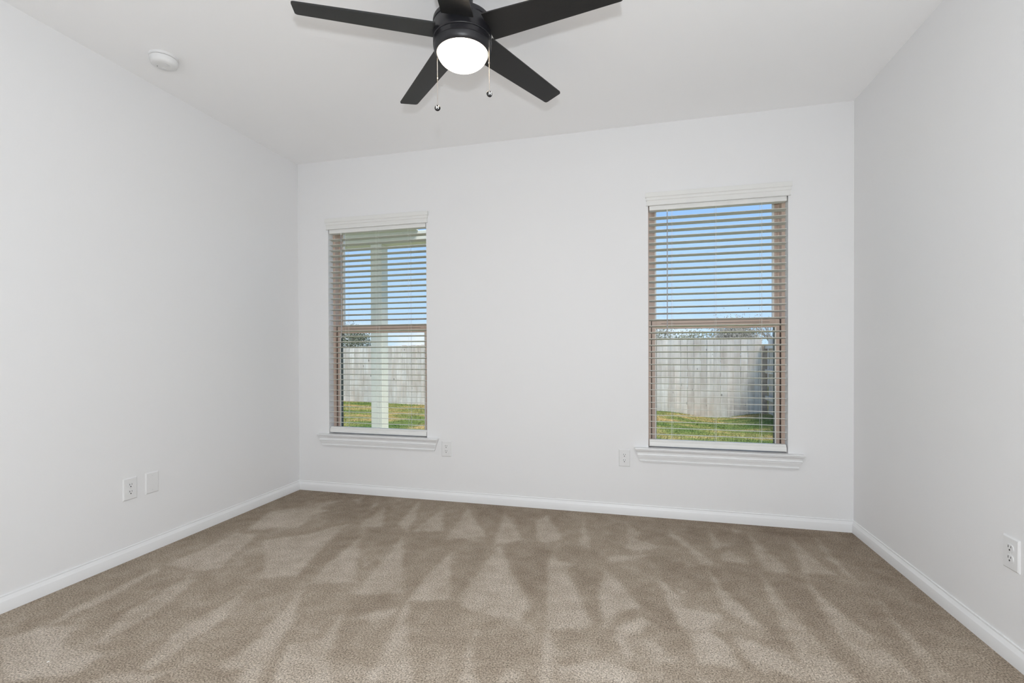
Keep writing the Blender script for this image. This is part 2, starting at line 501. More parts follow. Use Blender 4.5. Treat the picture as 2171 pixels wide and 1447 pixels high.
# floor with vacuum marks: the pile leans light or dark inside each stroke
LIGHT_MARKS=[[(0.937,-0.243),(1.13,-0.622),(0.982,-0.657),(0.956,-0.597),(0.944,-0.338)],
[(1.13,-0.059),(1.24,-0.329),(1.33,-0.649),(1.21,-0.563)],
[(1.37,-0.156),(1.55,-0.595),(1.36,-0.642)],
[(1.55,-0.129),(1.84,-0.61),(1.62,-0.72)],
[(1.84,-0.137),(2.08,-0.619),(1.93,-0.723)],
[(2.15,-0.137),(2.32,-0.56),(2.23,-0.627),(2.17,-0.62),(2.09,-0.268)],
[(1.09,-0.837),(1.38,-1.34),(1.16,-1.42),(1.12,-1.21)],
[(1.34,-0.755),(1.67,-1.39),(1.45,-1.45),(1.4,-1.14)],
[(1.72,-0.897),(1.91,-1.39),(1.72,-1.44),(1.7,-1.14)],
[(1.97,-0.754),(2.28,-1.36),(2.26,-1.47),(2.04,-1.46),(1.94,-1.38),(1.95,-1.04)],
[(2.3,-0.775),(2.4,-0.966),(2.46,-1.47),(2.4,-1.49),(2.32,-1.08)],
[(1.18,-1.49),(1.31,-1.72),(1.4,-1.94),(1.46,-2.08),(1.39,-2.1),(1.23,-1.79)],
[(1.49,-1.63),(1.61,-1.88),(1.67,-2.03),(1.59,-2.05),(1.53,-1.82)],
[(1.72,-1.46),(1.98,-1.95),(1.82,-1.99),(1.79,-1.75),(1.73,-1.56)],
[(2.1,-1.52),(2.15,-1.78),(2.21,-1.9),(2.15,-1.91),(2.11,-1.67)],
[(2.39,-1.5),(2.44,-1.64),(2.47,-1.83),(2.42,-1.84),(2.4,-1.65)],
[(1.55,-1.64),(1.57,-1.6),(1.7,-1.52),(1.7,-1.58),(1.65,-1.64)],
[(2.29,-1.79),(2.35,-1.81),(2.34,-1.86),(2.28,-1.88)],
[(1.27,-1.1),(1.35,-1.13),(1.34,-1.19)],
[(0.405,-0.269),(0.542,-0.201),(0.478,-0.354),(0.594,-0.764),(0.396,-0.812),(0.305,-0.614),(0.355,-0.383)],
[(0.527,-0.997),(0.745,-0.851),(0.801,-0.714),(0.879,-0.643),(0.93,-0.899),(0.986,-1.17),(1.06,-1.36),(0.885,-1.4)],
[(0.606,-0.149),(0.653,-0.064),(0.707,-0.231)],
[(0.793,-0.176),(0.862,-0.194),(0.859,-0.327)],
[(2.41,-0.146),(2.49,-0.637),(2.43,-0.623),(2.41,-0.324)],
[(2.69,-0.152),(2.79,-0.329),(2.75,-0.432),(2.9,-0.538),(2.77,-0.622),(2.7,-0.586)],
[(2.97,-0.222),(3.03,-0.362),(3.16,-0.676),(3.11,-0.709),(3.04,-0.502),(2.95,-0.322)],
[(3.22,-0.128),(3.23,-0.345),(3.32,-0.379),(3.19,-0.492)],
[(3.45,-0.169),(3.48,-0.396),(3.54,-0.704),(3.4,-0.728),(3.42,-0.489)],
[(3.68,-0.145),(3.71,-0.393),(3.75,-0.684),(3.6,-0.711),(3.65,-0.407)],
[(3.83,-0.17),(3.83,-0.414),(3.83,-0.725),(3.8,-0.673),(3.79,-0.472)],
[(2.29,-0.764),(2.33,-0.852),(2.43,-0.876),(2.4,-0.995),(2.44,-1.08),(2.57,-1.45),(2.39,-1.52),(2.28,-0.912)],
[(2.59,-0.905),(2.68,-1.03),(2.77,-1.25),(2.66,-1.32),(2.64,-1.45),(2.61,-1.44),(2.58,-1.16)],
[(3.12,-0.774),(3.16,-0.966),(3.27,-1.3),(3.21,-1.28),(3.13,-1.16)],
[(3.38,-0.795),(3.4,-0.963),(3.45,-1.3),(3.5,-1.58),(3.34,-1.61),(3.35,-1.33),(3.36,-1.01)],
[(3.59,-0.786),(3.6,-0.95),(3.67,-1.23),(3.71,-1.52),(3.56,-1.56),(3.55,-1.21)],
[(3.85,-0.854),(3.83,-1.08),(3.83,-1.42),(3.82,-1.5),(3.75,-1.51),(3.8,-1.23)],
[(2.87,-0.94),(2.95,-1.09),(2.97,-1.2),(3.11,-1.23),(3.05,-1.36),(2.94,-1.39),(2.89,-1.16)],
[(2.69,-1.47),(2.74,-1.6),(2.72,-1.65),(2.67,-1.5)],
[(2.96,-1.41),(3.04,-1.36),(3.11,-1.47),(3.12,-1.6),(2.97,-1.6)],
[(3.15,-1.39),(3.24,-1.42),(3.35,-1.52),(3.35,-1.61),(3.3,-1.62),(3.21,-1.54),(3.21,-1.6),(3.15,-1.54)],
[(2.8,-1.51),(2.85,-1.53),(2.89,-1.62),(2.82,-1.63)],
[(2.4,-1.52),(2.48,-1.83),(2.45,-1.84),(2.4,-1.54)],
[(2.94,-1.02),(2.99,-1.04),(2.97,-1.08)],
[(3.36,-0.127),(3.43,-0.142),(3.37,-0.206)],
[(3.22,-0.563),(3.28,-0.497),(3.35,-0.65),(3.21,-0.661)],
[(2.6,-0.739),(2.83,-0.658),(2.67,-0.794),(2.59,-0.813)],
[(2.17,-0.243),(2.26,-0.36),(2.25,-0.722)],
[(2.66,-1.45),(2.78,-1.33),(2.81,-1.36),(2.7,-1.52)],
[(2.47,-1.74),(2.62,-1.67),(2.76,-1.71),(2.74,-1.76),(2.48,-1.83)],
[(3.02,-0.685),(3.08,-0.763),(3.02,-0.777)],
[(0.26,-0.928),(0.424,-0.941),(0.576,-1.37),(0.487,-1.44),(0.259,-1.41),(0.281,-1.24)],
[(0.264,-1.65),(0.249,-1.48),(0.28,-1.46),(0.346,-1.78),(0.333,-2.01),(0.268,-1.85)],
[(0.495,-1.48),(0.57,-1.51),(0.661,-1.76),(0.678,-1.93),(0.661,-2.04),(0.538,-1.84)],
[(0.917,-1.52),(1.01,-1.75),(1.01,-1.9),(1.03,-2.12),(0.981,-2.13),(0.897,-1.87)],
[(1.18,-1.52),(1.29,-1.72),(1.39,-1.93),(1.34,-2.02),(1.25,-2.06),(1.26,-1.84)],
[(0.937,-0.916),(0.992,-1.23),(1.01,-1.37),(0.866,-1.44),(0.828,-1.15)],
[(0.302,-2.02),(0.433,-1.97),(0.576,-2.11),(0.493,-2.25),(0.255,-2.12)],
[(1.41,-1.86),(1.54,-1.78),(1.71,-2.02),(1.51,-2.07)],
[(0.46,-2.09),(0.759,-2.08),(0.783,-2.2),(0.578,-2.3),(0.46,-2.23)],
[(0.89,-2.17),(1.1,-2.11),(1.1,-2.17),(0.891,-2.22)],
[(0.18,-0.556),(0.337,-0.378),(0.592,-0.423),(0.451,-0.682),(0.413,-0.836),(0.298,-0.918)]]
DARK_MARKS=[[(0.904,-0.184),(1.13,-0.095),(1.2,-0.54),(1.26,-0.603),(1.14,-0.631)],
[(1.03,-0.658),(1.25,-0.58),(1.35,-0.819),(1.32,-1.01),(1.2,-1)],
[(1.36,-0.679),(1.55,-0.607),(1.68,-0.846),(1.68,-1),(1.54,-1.14),(1.42,-0.887)],
[(1.69,-0.691),(1.91,-0.705),(1.96,-0.858),(1.91,-1.27),(1.86,-1.19)],
[(1.56,-0.027),(1.82,-0.096),(1.89,-0.621),(1.83,-0.588)],
[(1.91,-0.167),(2.14,-0.111),(2.17,-0.62),(2.09,-0.596)],
[(1.99,-0.685),(2.26,-0.662),(2.38,-1.41),(2.32,-1.39),(2.01,-0.806)],
[(1.46,-1.46),(1.64,-1.39),(1.69,-1.51),(1.56,-1.58),(1.51,-1.63)],
[(0.488,-0.384),(0.656,-0.209),(0.916,-0.248),(0.952,-0.625),(0.827,-0.629),(0.537,-0.436)],
[(0.675,-0.745),(0.763,-0.749),(0.756,-0.825)],
[(0.875,-0.747),(0.989,-0.668),(1.11,-0.856),(1.11,-1.19),(1.09,-1.38),(1.03,-1.23)],
[(1.73,-1.46),(1.94,-1.4),(2.02,-1.47),(1.94,-1.54),(1.78,-1.53)],
[(0.021,-0.018),(0.83,0.016),(0.564,-0.16),(0.224,-0.277),(0.197,-0.487)],
[(2.33,-0.729),(2.54,-0.651),(2.55,-0.799),(2.37,-0.819)],
[(2.75,-0.34),(3.17,-0.268),(3.04,-0.474),(2.88,-0.515)],
[(3.06,-0.134),(3.46,-0.136),(3.4,-0.519),(3.21,-0.433),(3.06,-0.357)],
[(2.85,-0.703),(3.11,-0.733),(3.37,-0.758),(3.36,-1.56),(3.27,-1.3),(3.1,-1.04),(2.89,-0.915)],
[(3.5,-0.364),(3.64,-0.329),(3.58,-0.706),(3.56,-0.69)],
[(3.49,-0.128),(4.11,0.005),(4.08,-0.945),(3.84,-1.4),(3.81,-0.789),(3.84,-0.166)],
[(3.62,-0.715),(3.81,-0.751),(3.78,-1.25),(3.69,-1.25),(3.61,-0.911)],
[(3.39,-0.773),(3.57,-0.749),(3.54,-1.22),(3.48,-1.28)],
[(3.03,-1.38),(3.19,-1.32),(3.11,-1.45)],
[(2.67,-1.32),(2.78,-1.25),(2.76,-1.33),(2.67,-1.4)],
[(2.41,-1.51),(2.65,-1.46),(2.66,-1.54),(2.45,-1.6)],
[(2.82,-0.993),(2.89,-1.09),(2.94,-1.39),(2.8,-1.42),(2.68,-1.14)],
[(2.43,-0.92),(2.57,-0.931),(2.6,-1.44),(2.58,-1.42)],
[(2.59,-0.557),(2.7,-0.586),(2.67,-0.647)],
[(0.011,-0.052),(0.339,-0.061),(0.201,-0.681),(0.224,-0.963),(0.135,-1.21),(0.056,-2.01),(-0.007,-1.98)],
[(-0.055,-1.18),(0.056,-1.03),(0.205,-1.36),(0.085,-1.59),(0.132,-1.89),(0.017,-1.82)],
[(0.496,-1.97),(0.505,-1.8),(0.528,-1.71),(0.608,-1.97),(0.556,-2.02)],
[(0.719,-1.83),(0.783,-1.73),(0.834,-1.89),(0.824,-2.02)],
[(0.613,-1.55),(0.625,-1.46),(0.844,-1.54),(0.77,-1.62)],
[(1.13,-1.99),(1.22,-1.89),(1.22,-1.96)],
[(0.488,-1.23),(0.407,-1.04),(0.554,-1.27),(0.52,-1.34)],
[(0.731,-1.21),(0.672,-0.981),(0.733,-0.891),(0.829,-1.21),(0.815,-1.38)],
[(0.912,-1.19),(0.937,-0.916),(1.01,-1.12),(1.1,-1.41)]]



def inside(poly, x, y):
    c = False
    j = len(poly) - 1
    for i in range(len(poly)):
        xi, yi = poly[i]; xj, yj = poly[j]
        if (yi > y) != (yj > y) and x < (xj - xi) * (y - yi) / (yj - yi) + xi:
            c = not c
        j = i
    return c


def edge_dist(poly, x, y):
    best = 9.0
    for i in range(len(poly)):
        ax, ay = poly[i - 1]; bx, by = poly[i]
        dx, dy = bx - ax, by - ay
        q = dx * dx + dy * dy
        t = 0 if q == 0 else max(0, min(1, ((x - ax) * dx + (y - ay) * dy) / q))
        best = min(best, math.hypot(x - ax - t * dx, y - ay - t * dy))
    return best


def build_floor():
    from mathutils import noise
    step = 0.0135
    y_far, y_near = 0.0, -2.75
    nx = int(ROOM_W / step) + 1
    ny = int((y_far - y_near) / step) + 1
    polys = [(p, 1, min(q[0] for q in p), max(q[0] for q in p), min(q[1] for q in p), max(q[1] for q in p)) for p in LIGHT_MARKS]
    polys += [(p, -1, min(q[0] for q in p), max(q[0] for q in p), min(q[1] for q in p), max(q[1] for q in p)) for p in DARK_MARKS]
    lx = [ROOM_W * i / (nx - 1) for i in range(nx)]
    ly = [y_far + (y_near - y_far) * j / (ny - 1) for j in range(ny)]
    acc_l = [0.0] * (nx * ny)
    acc_d = [0.0] * (nx * ny)
    soft = 0.016
    for p, s, x0, x1, y0, y1 in polys:
        acc = acc_l if s > 0 else acc_d
        for j in range(ny):
            y = ly[j]
            if y < y0 - 0.06 or y > y1 + 0.06:
                continue
            for i in range(nx):
                x = lx[i]
                if x < x0 - 0.06 or x > x1 + 0.06:
                    continue
                wx = x + 0.010 * noise.noise((x * 9, y * 9, 1.3)) + 0.009 * noise.noise((x * 34, y * 34, 7.3))
                wy = y + 0.010 * noise.noise((x * 9, y * 9, 5.1)) + 0.009 * noise.noise((x * 34, y * 34, 2.3))
                d = edge_dist(p, wx, wy)
                if inside(p, wx, wy):
                    d = -d
                if d < soft:
                    v = max(0.0, min(1.0, 0.5 - d / (2 * soft)))
                    k = j * nx + i
                    if v > acc[k]:
                        acc[k] = v
    verts, vals = [], []
    for j in range(ny):
        for i in range(nx):
            x, y = lx[i], ly[j]
            k = j * nx + i
            v = 0.475 + 0.10 * noise.noise((x * 2.2, y * 2.2, 0.4)) + 0.10 * noise.noise((x * 6.0, y * 3.5, 3.1))
            # darker towards the window wall and towards the right-hand wall
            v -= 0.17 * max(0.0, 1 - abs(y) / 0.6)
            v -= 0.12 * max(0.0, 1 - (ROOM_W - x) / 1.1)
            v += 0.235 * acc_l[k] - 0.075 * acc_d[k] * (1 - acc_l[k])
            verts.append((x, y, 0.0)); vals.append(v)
    faces = [(j * nx + i, (j + 1) * nx + i, (j + 1) * nx + i + 1, j * nx + i + 1) for j in range(ny - 1) for i in range(nx - 1)]
    b = len(verts)
    verts += [(0, y_near, 0), (ROOM_W, y_near, 0), (ROOM_W, ROOM_BACK, 0), (0, ROOM_BACK, 0)]
    vals += [0.55] * 4
    faces.append((b, b + 3, b + 2, b + 1))
    # slab below
    e = 0.0
    b2 = len(verts)
    verts += [(e, 0, -0.12), (ROOM_W, 0, -0.12), (ROOM_W, ROOM_BACK, -0.12), (e, ROOM_BACK, -0.12)]
    vals += [0.5] * 4
    faces.append((b2, b2 + 1, b2 + 2, b2 + 3))
    me = bpy.data.meshes.new('floor')
    me.from_pydata(verts, [], faces)
    a = me.attributes.new('pile', 'FLOAT', 'POINT')
    a.data.foreach_set('value', vals)
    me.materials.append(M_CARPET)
    o = bpy.data.objects.new('floor', me)
    col.objects.link(o)
    return structure(o)


build_floor()

structure(MB().box(-0.15, ROOM_W + 0.15, ROOM_BACK - 0.15, WALL_T, ROOM_H, ROOM_H + 0.12).build('ceiling', M_CEIL))
structure(MB().box(-0.15, 0, ROOM_BACK - 0.15, WALL_T, -0.45, ROOM_H).build('wall_left', M_WALL))
structure(MB().box(ROOM_W, ROOM_W + 0.15, ROOM_BACK - 0.15, WALL_T, -0.45, ROOM_H).build('wall_right', M_WALL))
structure(MB().box(0, ROOM_W, ROOM_BACK - 0.15, ROOM_BACK, -0.45, ROOM_H).build('wall_rear', M_WALL))

# window wall with two openings
mb = MB()
xs = [0.0, WIN[0][0], WIN[0][1], WIN[1][0], WIN[1][1], ROOM_W]
zs = [-0.45, WZ0, WZ1, ROOM_H]
for yy in (0.0, WALL_T):
    for i in range(5):
        for k in range(3):
            if k == 1 and i in (1, 3):
                continue
            mb.face([(xs[i], yy, zs[k]), (xs[i + 1], yy, zs[k]), (xs[i + 1], yy, zs[k + 1]), (xs[i], yy, zs[k + 1])])
for a, b in WIN:
    for x in (a, b):
        mb.face([(x, 0, WZ0), (x, WALL_T, WZ0), (x, WALL_T, WZ1), (x, 0, WZ1)])
    for z in (WZ0, WZ1):
        mb.face([(a, 0, z), (b, 0, z), (b, WALL_T, z), (a, WALL_T, z)])
for z in (-0.45, ROOM_H):
    mb.face([(0, 0, z), (ROOM_W, 0, z), (ROOM_W, WALL_T, z), (0, WALL_T, z)])
for x in (0, ROOM_W):
    mb.face([(x, 0, -0.45), (x, WALL_T, -0.45), (x, WALL_T, ROOM_H), (x, 0, ROOM_H)])
bmesh.ops.remove_doubles(mb.bm, verts=mb.bm.verts, dist=1e-5)
structure(mb.build('wall_back', M_WALL))

# baseboards
BASE = [(0.0140, 0.0), (0.0140, 0.050), (0.0130, 0.0525), (0.0095, 0.0580), (0.0062, 0.0665), (0.0050, 0.0685),
        (0.0050, 0.0705), (0.0062, 0.0715), (0.0058, 0.0755), (0.0040, 0.0770), (0.0, 0.0770)]


def board(name, p0, p1, inward, miter0, miter1):
    """profile from p0 to p1 along a wall; inward = unit vector into the room; miter = +1 shortens that end by d"""
    p0, p1, n = Vector(p0), Vector(p1), Vector(inward)
    t = (p1 - p0).normalized()
    m = MB()
    r0 = [p0 + n * d + t * (d * miter0) + Vector((0, 0, z)) for d, z in BASE] + [p0 + t * 0]
    r1 = [p1 + n * d - t * (d * miter1) + Vector((0, 0, z)) for d, z in BASE] + [p1 + t * 0]
    v = m.loft([r0, r1], closed=True)
    m.bm.faces.new(v[0]); m.bm.faces.new(v[1])
    return structure(m.build(name, M_TRIM, smooth=True, angle=25))


board('baseboard_back', (0, 0, 0), (ROOM_W, 0, 0), (0, -1, 0), 1, 1)
board('baseboard_left', (0, 0, 0), (0, ROOM_BACK, 0), (1, 0, 0), 1, 1)
board('baseboard_right', (ROOM_W, 0, 0), (ROOM_W, ROOM_BACK, 0), (-1, 0, 0), 1, 1)
board('baseboard_rear', (0, ROOM_BACK, 0), (ROOM_W, ROOM_BACK, 0), (0, 1, 0), 1, 1)


# ------------------------------------------------------------------ windows
def sweep_returns(prof, xa, xb):
    """moulding profile (d, z) wrapped left return - front - right return against the wall y = 0"""
    m = MB()
    rows = [[(xa - d, 0, z), (xa - d, -d, z), (xb + d, -d, z), (xb + d, 0, z)] for d, z in prof]
    v = m.loft(rows)
    m.bm.faces.new(v[0]); m.bm.faces.new(v[-1])
    return m


APRON = [(0.0385, 0.4730), (0.0385, 0.4670), (0.0340, 0.4640), (0.0290, 0.4570), (0.0262, 0.4490), (0.0262, 0.4420),
         (0.0300, 0.4405), (0.0310, 0.4360), (0.0295, 0.4320), (0.0240, 0.4308), (0.0240, 0.4275), (0.0260, 0.4262),
         (0.0230, 0.4170), (0.0190, 0.4080), (0.0172, 0.3995), (0.0172, 0.3978), (0.0205, 0.3965), (0.0205, 0.3915),
         (0.0130, 0.3895), (0.0122, 0.3865), (0.0122, 0.3815), (0.0, 0.3815)]


def make_apron(xa, xb):
    # moulding run with plain slanted end cuts, narrower at the bottom
    m = MB()

    def inset(z):
        return (0.473 - z) / (0.473 - 0.3815) * 0.034
    sec = [(0.0, 0.4730)] + APRON
    v = m.loft([[(xa + inset(z), -d, z) for d, z in sec], [(xb - inset(z), -d, z) for d, z in sec]], closed=True)
    m.bm.faces.new(v[0]); m.bm.faces.new(v[1])
    return m


def make_window(idx, xa, xb, stool_x, apron_x):
    root = bpy.data.objects.new('window_%d' % idx, None)
    col.objects.link(root)
    structure(root)
    z0, z1 = 0.484, WZ1
    yf = 0.066
    zr = 1.345                                    # meeting rail
    fw = 0.021
    m = MB()
    m.box(xa, xa + fw, yf, 0.166, z0, z1); m.box(xb - fw, xb, yf, 0.166, z0, z1)
    m.box(xa + fw, xb - fw, yf, 0.166, z1 - 0.030, z1); m.box(xa + fw, xb - fw, yf, 0.166, z0, z0 + 0.010)
    # inner track ridge behind the lower sash
    m.box(xa + fw, xa + fw + 0.012, 0.118, 0.124, zr + 0.03, z1 - 0.03)
    m.box(xb - fw - 0.012, xb - fw, 0.118, 0.124, zr + 0.03, z1 - 0.03)
    m.build('window_frame', M_TAN, root)
    s = MB()
    for a, b in ((xa + fw, xa + fw + 0.006), (xb - fw - 0.006, xb - fw)):
        s.box(a, b, 0.0845, 0.090, z0 + 0.01, zr + 0.03)
    s.build('track_seal', M_SEAL, root)

    def sash(name, ya, yb, za, zb, st, top, bot):
        m = MB()
        a, b = xa + fw + 0.006, xb - fw - 0.006
        m.box(a, a + st, ya, yb, za, zb, 0.0015, 1); m.box(b - st, b, ya, yb, za, zb, 0.0015, 1)
        m.box(a + st, b - st, ya, yb, zb - top, zb, 0.0015, 1); m.box(a + st, b - st, ya, yb, za, za + bot, 0.0015, 1)
        o = m.build(name, M_TAN, root)
        g = MB().box(a + st, b - st, yb - 0.008, yb - 0.004, za + bot, zb - top)
        g.build('pane', M_GLASS, o)
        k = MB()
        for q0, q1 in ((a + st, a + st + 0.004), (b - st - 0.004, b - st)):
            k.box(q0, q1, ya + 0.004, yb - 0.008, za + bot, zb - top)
        k.build('side_face_shading', M_SIDE_SHADE if 'lower' in name else M_LIT_EDGE, o)  # side faces coloured as shaded on the lower sash, lit on the upper
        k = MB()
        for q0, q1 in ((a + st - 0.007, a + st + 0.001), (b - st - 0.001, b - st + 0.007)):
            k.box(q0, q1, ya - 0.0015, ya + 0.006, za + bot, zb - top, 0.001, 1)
        k.build('lit_edge_tone', M_LIT_EDGE, o)  # pale strip stands in for daylight on the sash bevel
        return o
    low = sash('lower_sash', 0.084, 0.122, z0 + 0.010, zr + 0.026, 0.029, 0.054, 0.020)
    sash('upper_sash', 0.128, 0.160, zr - 0.020, z1 - 0.030, 0.029, 0.020, 0.058)
    # horizontal groove of the meeting rail and two cam locks
    MB().box(xa + 0.09, xb - 0.09, 0.0825, 0.085, zr + 0.0075, zr + 0.0095).build('rail_groove', M_SEAL, low)
    for x in (xa + 0.165, xb - 0.165):
        k = MB()
        k.box(x - 0.020, x + 0.020, 0.086, 0.104, zr + 0.026, zr + 0.030, 0.001, 1)
        k.tube([(x - 0.026, 0.088, zr + 0.031), (x - 0.010, 0.082, zr + 0.0365), (x + 0.010, 0.082, zr + 0.0365), (x + 0.026, 0.088, zr + 0.031)], 0.0045, 8)
        k.build('sash_lock', M_TAN, low, smooth=True)
    st = MB()
    st.box(stool_x[0], stool_x[1], -0.047, -0.0005, 0.4735, 0.484, 0.004, 3)
    st.box(xa + 0.0005, xb - 0.0005, -0.004, yf, 0.4675, 0.4835)
    st.build('window_stool', M_TRIM, root, smooth=True, angle=30)
    make_apron(*apron_x).build('window_apron', M_TRIM, root, smooth=True, angle=25)
    return root


make_window(1, WIN[0][0], WIN[0][1], (0.203, 1.271), (0.206, 1.268))
make_window(2, WIN[1][0], WIN[1][1], (2.753, 3.818), (2.756, 3.815))

VALANCE = [(0.0, 2.1700), (0.0130, 2.1700), (0.0140, 2.1725), (0.0110, 2.1760), (0.0110, 2.2030), (0.0130, 2.2050),
           (0.0150, 2.2075), (0.0150, 2.2235), (0.0175, 2.2265), (0.0200, 2.2290), (0.0200, 2.2560), (0.0180, 2.2595), (0.0, 2.2595)]
SLAT_TOP, SLAT_PITCH, SLAT_N = 2.0885, 0.04455, 35


def make_blind(xa, xb, wand_x, label):
    root = thing('window_blind', label, 'window blind', ((xa + xb) / 2, 0.030, 0.494))
    ox, oy, oz = (xa + xb) / 2, 0.030, 0.494
    hw = (xb - xa) / 2 - 0.007
    m = sweep_returns([(d, z) for d, z in VALANCE], xa, xb)
    bmesh.ops.translate(m.bm, vec=(-ox, -oy, -oz), verts=m.bm.verts)
    m.build('valance', M_BLIND, root, smooth=True, angle=25)
    MB().box(-hw, hw, 0.002 - oy, 0.058 - oy, 2.139 - oz, 2.195 - oz, 0.002, 1).build('headrail', M_BLIND, root)
    # bottom rail: sloped top corners
    r = MB()
    r.loft([[(s * hw, y, z) for y, z in ((-0.026, 0.0), (-0.027, 0.004), (-0.027, 0.026), (-0.025, 0.030), (-0.020, 0.032), (-0.012, 0.045), (0.012, 0.045), (0.022, 0.030), (0.026, 0.0))] for s in (-1, 1)], closed=True)
    bmesh.ops.holes_fill(r.bm, edges=r.bm.edges)
    r.build('bottom_rail', M_BLIND, root, smooth=True, angle=30)
    # slats: one mesh shared by all
    tilt = math.radians(7.6)
    proto = None
    for k in range(SLAT_N):
        z = SLAT_TOP - SLAT_PITCH * k - oz
        if proto is None:
            s = MB()
            sec = []
            n = 8
            for i in range(n + 1):
                u = -0.025 + 0.05 * i / n
                sec.append((u, 0.0017 + 0.0008 * (1 - (u / 0.025) ** 2)))
            for i in range(n, -1, -1):
                u = -0.025 + 0.05 * i / n
                sec.append((u, -0.0017 + 0.0008 * (1 - (u / 0.025) ** 2)))
            v = s.loft([[(sx * hw, u, w) for u, w in sec] for sx in (-1, 1)], closed=True)
            s.bm.faces.new(v[0]); s.bm.faces.new(v[1])
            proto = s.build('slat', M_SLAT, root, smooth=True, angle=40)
            o = proto
        else:
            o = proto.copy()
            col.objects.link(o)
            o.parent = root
        o.location = (0, 0, z)
        o.rotation_euler = (-tilt, 0, 0)
    for x in (-hw + 0.150, 0.0, hw - 0.150):
        c = MB()
        for y in (-0.0265, 0.0265):
            c.tube([(x, y, 0.035), (x, y, 2.142 - oz)], 0.0006, 6)
        for k in range(SLAT_N):
            z = SLAT_TOP - SLAT_PITCH * k - oz - 0.0022
            c.tube([(x - 0.004, -0.0262, z + 0.0262 * math.tan(tilt)), (x + 0.004, 0.0262, z - 0.0262 * math.tan(tilt))], 0.0006, 6)
        c.tube([(x + 0.008, 0.0, 0.04), (x + 0.008, 0.0, 2.142 - oz)], 0.0006, 6)
        c.build('ladder_cord', M_CORD, root)
        MB().box(x - 0.011, x + 0.011, -0.0285, -0.0268, 0.010, 0.020, 0.0005, 1).build('cord_button', M_BLIND, root)
    w = MB()
    wx = wand_x - ox
    w.tube([(wx, -0.036, 2.118 - oz), (wx, -0.036, 1.300 - oz)], 0.0040, 6)
    w.tube([(wx, -0.036, 1.300 - oz), (wx, -0.036, 1.272 - oz)], [0.0040, 0.0052], 6)
    wo = w.build('tilt_wand', M_WAND, root)
    h = MB()
    h.tube([(wx, -0.036, 2.116 - oz), (wx, -0.036, 2.135 - oz), (wx, -0.031, 2.142 - oz), (wx, -0.024, 2.140 - oz)], 0.0022, 8)
    h.build('wand_hook', M_PLASTIC, wo, smooth=True)
    return root


make_blind(WIN[0][0], WIN[0][1], 0.416, 'white slatted blind in the left window, looking out on a cream post')
make_blind(WIN[1][0], WIN[1][1], 2.9715, 'white slatted blind in the right window, nearer the right wall')


# ------------------------------------------------------------------ wall plates
def cover_plate(m_):
    w, h, t = 0.0395, 0.061, 0.0062
    m = MB()
    b = 0.005
    f = [(-w, 0, -h), (w, 0, -h), (w, 0, h), (-w, 0, h)]
    g = [(-w, -0.0025, -h), (w, -0.0025, -h), (w, -0.0025, h), (-w, -0.0025, h)]
    k = [(-w + b, -t, -h + b), (w - b, -t, -h + b), (w - b, -t, h - b), (-w + b, -t, h - b)]
    v = m.loft([f, g, k], closed=True)
    m.bm.faces.new(v[0]); m.bm.faces.new(v[-1])
    return m


def make_outlet(label, loc, rotz):
    root = thing('wall_outlet', label, 'power outlet', loc, rotz)
    cover_plate(None).build('cover_plate', M_PLASTIC, root)
    for zc in (0.0195, -0.0195):
        pr = []
        for k in range(40):
            a = 2 * math.pi * k / 40
            x, z = 0.0172 * math.cos(a), 0.0172 * math.sin(a)
            pr.append((x, zc + max(-0.0142, min(0.0142, z))))
        f = MB().prism(pr, -0.0086, -0.005).build('receptacle', M_PLASTIC, root)
        s = MB()
        s.box(-0.0075, -0.0050, -0.0090, -0.0084, zc + 0.0010, zc + 0.0100)
        s.box(0.0052, 0.0074, -0.0090, -0.0084, zc + 0.0020, zc + 0.0092)
        hp = [(0.0030 * math.cos(2 * math.pi * k / 16), zc - 0.0068 + 0.0034 * math.sin(2 * math.pi * k / 16)) for k in range(16)]
        s.prism(hp, -0.0090, -0.0084)
        s.build('slots', M_SLOT, f)
    c = MB().prism([(0.0028 * math.cos(2 * math.pi * k / 16), 0.0028 * math.sin(2 * math.pi * k / 16)) for k in range(16)], -0.0072, -0.006)
    c.build('screw', M_SCREW, root)
    return root


make_outlet('white duplex outlet on the left wall beside a blank plate', (0.0, -1.408, 0.397), math.pi / 2)
make_outlet('white duplex outlet on the window wall, just right of the left window sill', (1.332, 0.0, 0.404), 0)
make_outlet('white duplex outlet on the window wall, just left of the right window sill', (2.681, 0.0, 0.403), 0)
make_outlet('white duplex outlet on the right wall, cut close by the photo edge', (ROOM_W, -1.311, 0.404), -math.pi / 2)
root = thing('blank_plate', 'plain white blank cover plate on the left wall, right of the outlet', 'cover plate', (0.0, -1.281, 0.399), math.pi / 2)
cover_plate(None).build('cover_plate', M_PLASTIC, root)
for z in (0.042, -0.042):
    MB().prism([(0.0032 * math.cos(2 * math.pi * k / 16), z + 0.0032 * math.sin(2 * math.pi * k / 16)) for k in range(16)], -0.0072, -0.006).build('screw', M_SCREW, root)

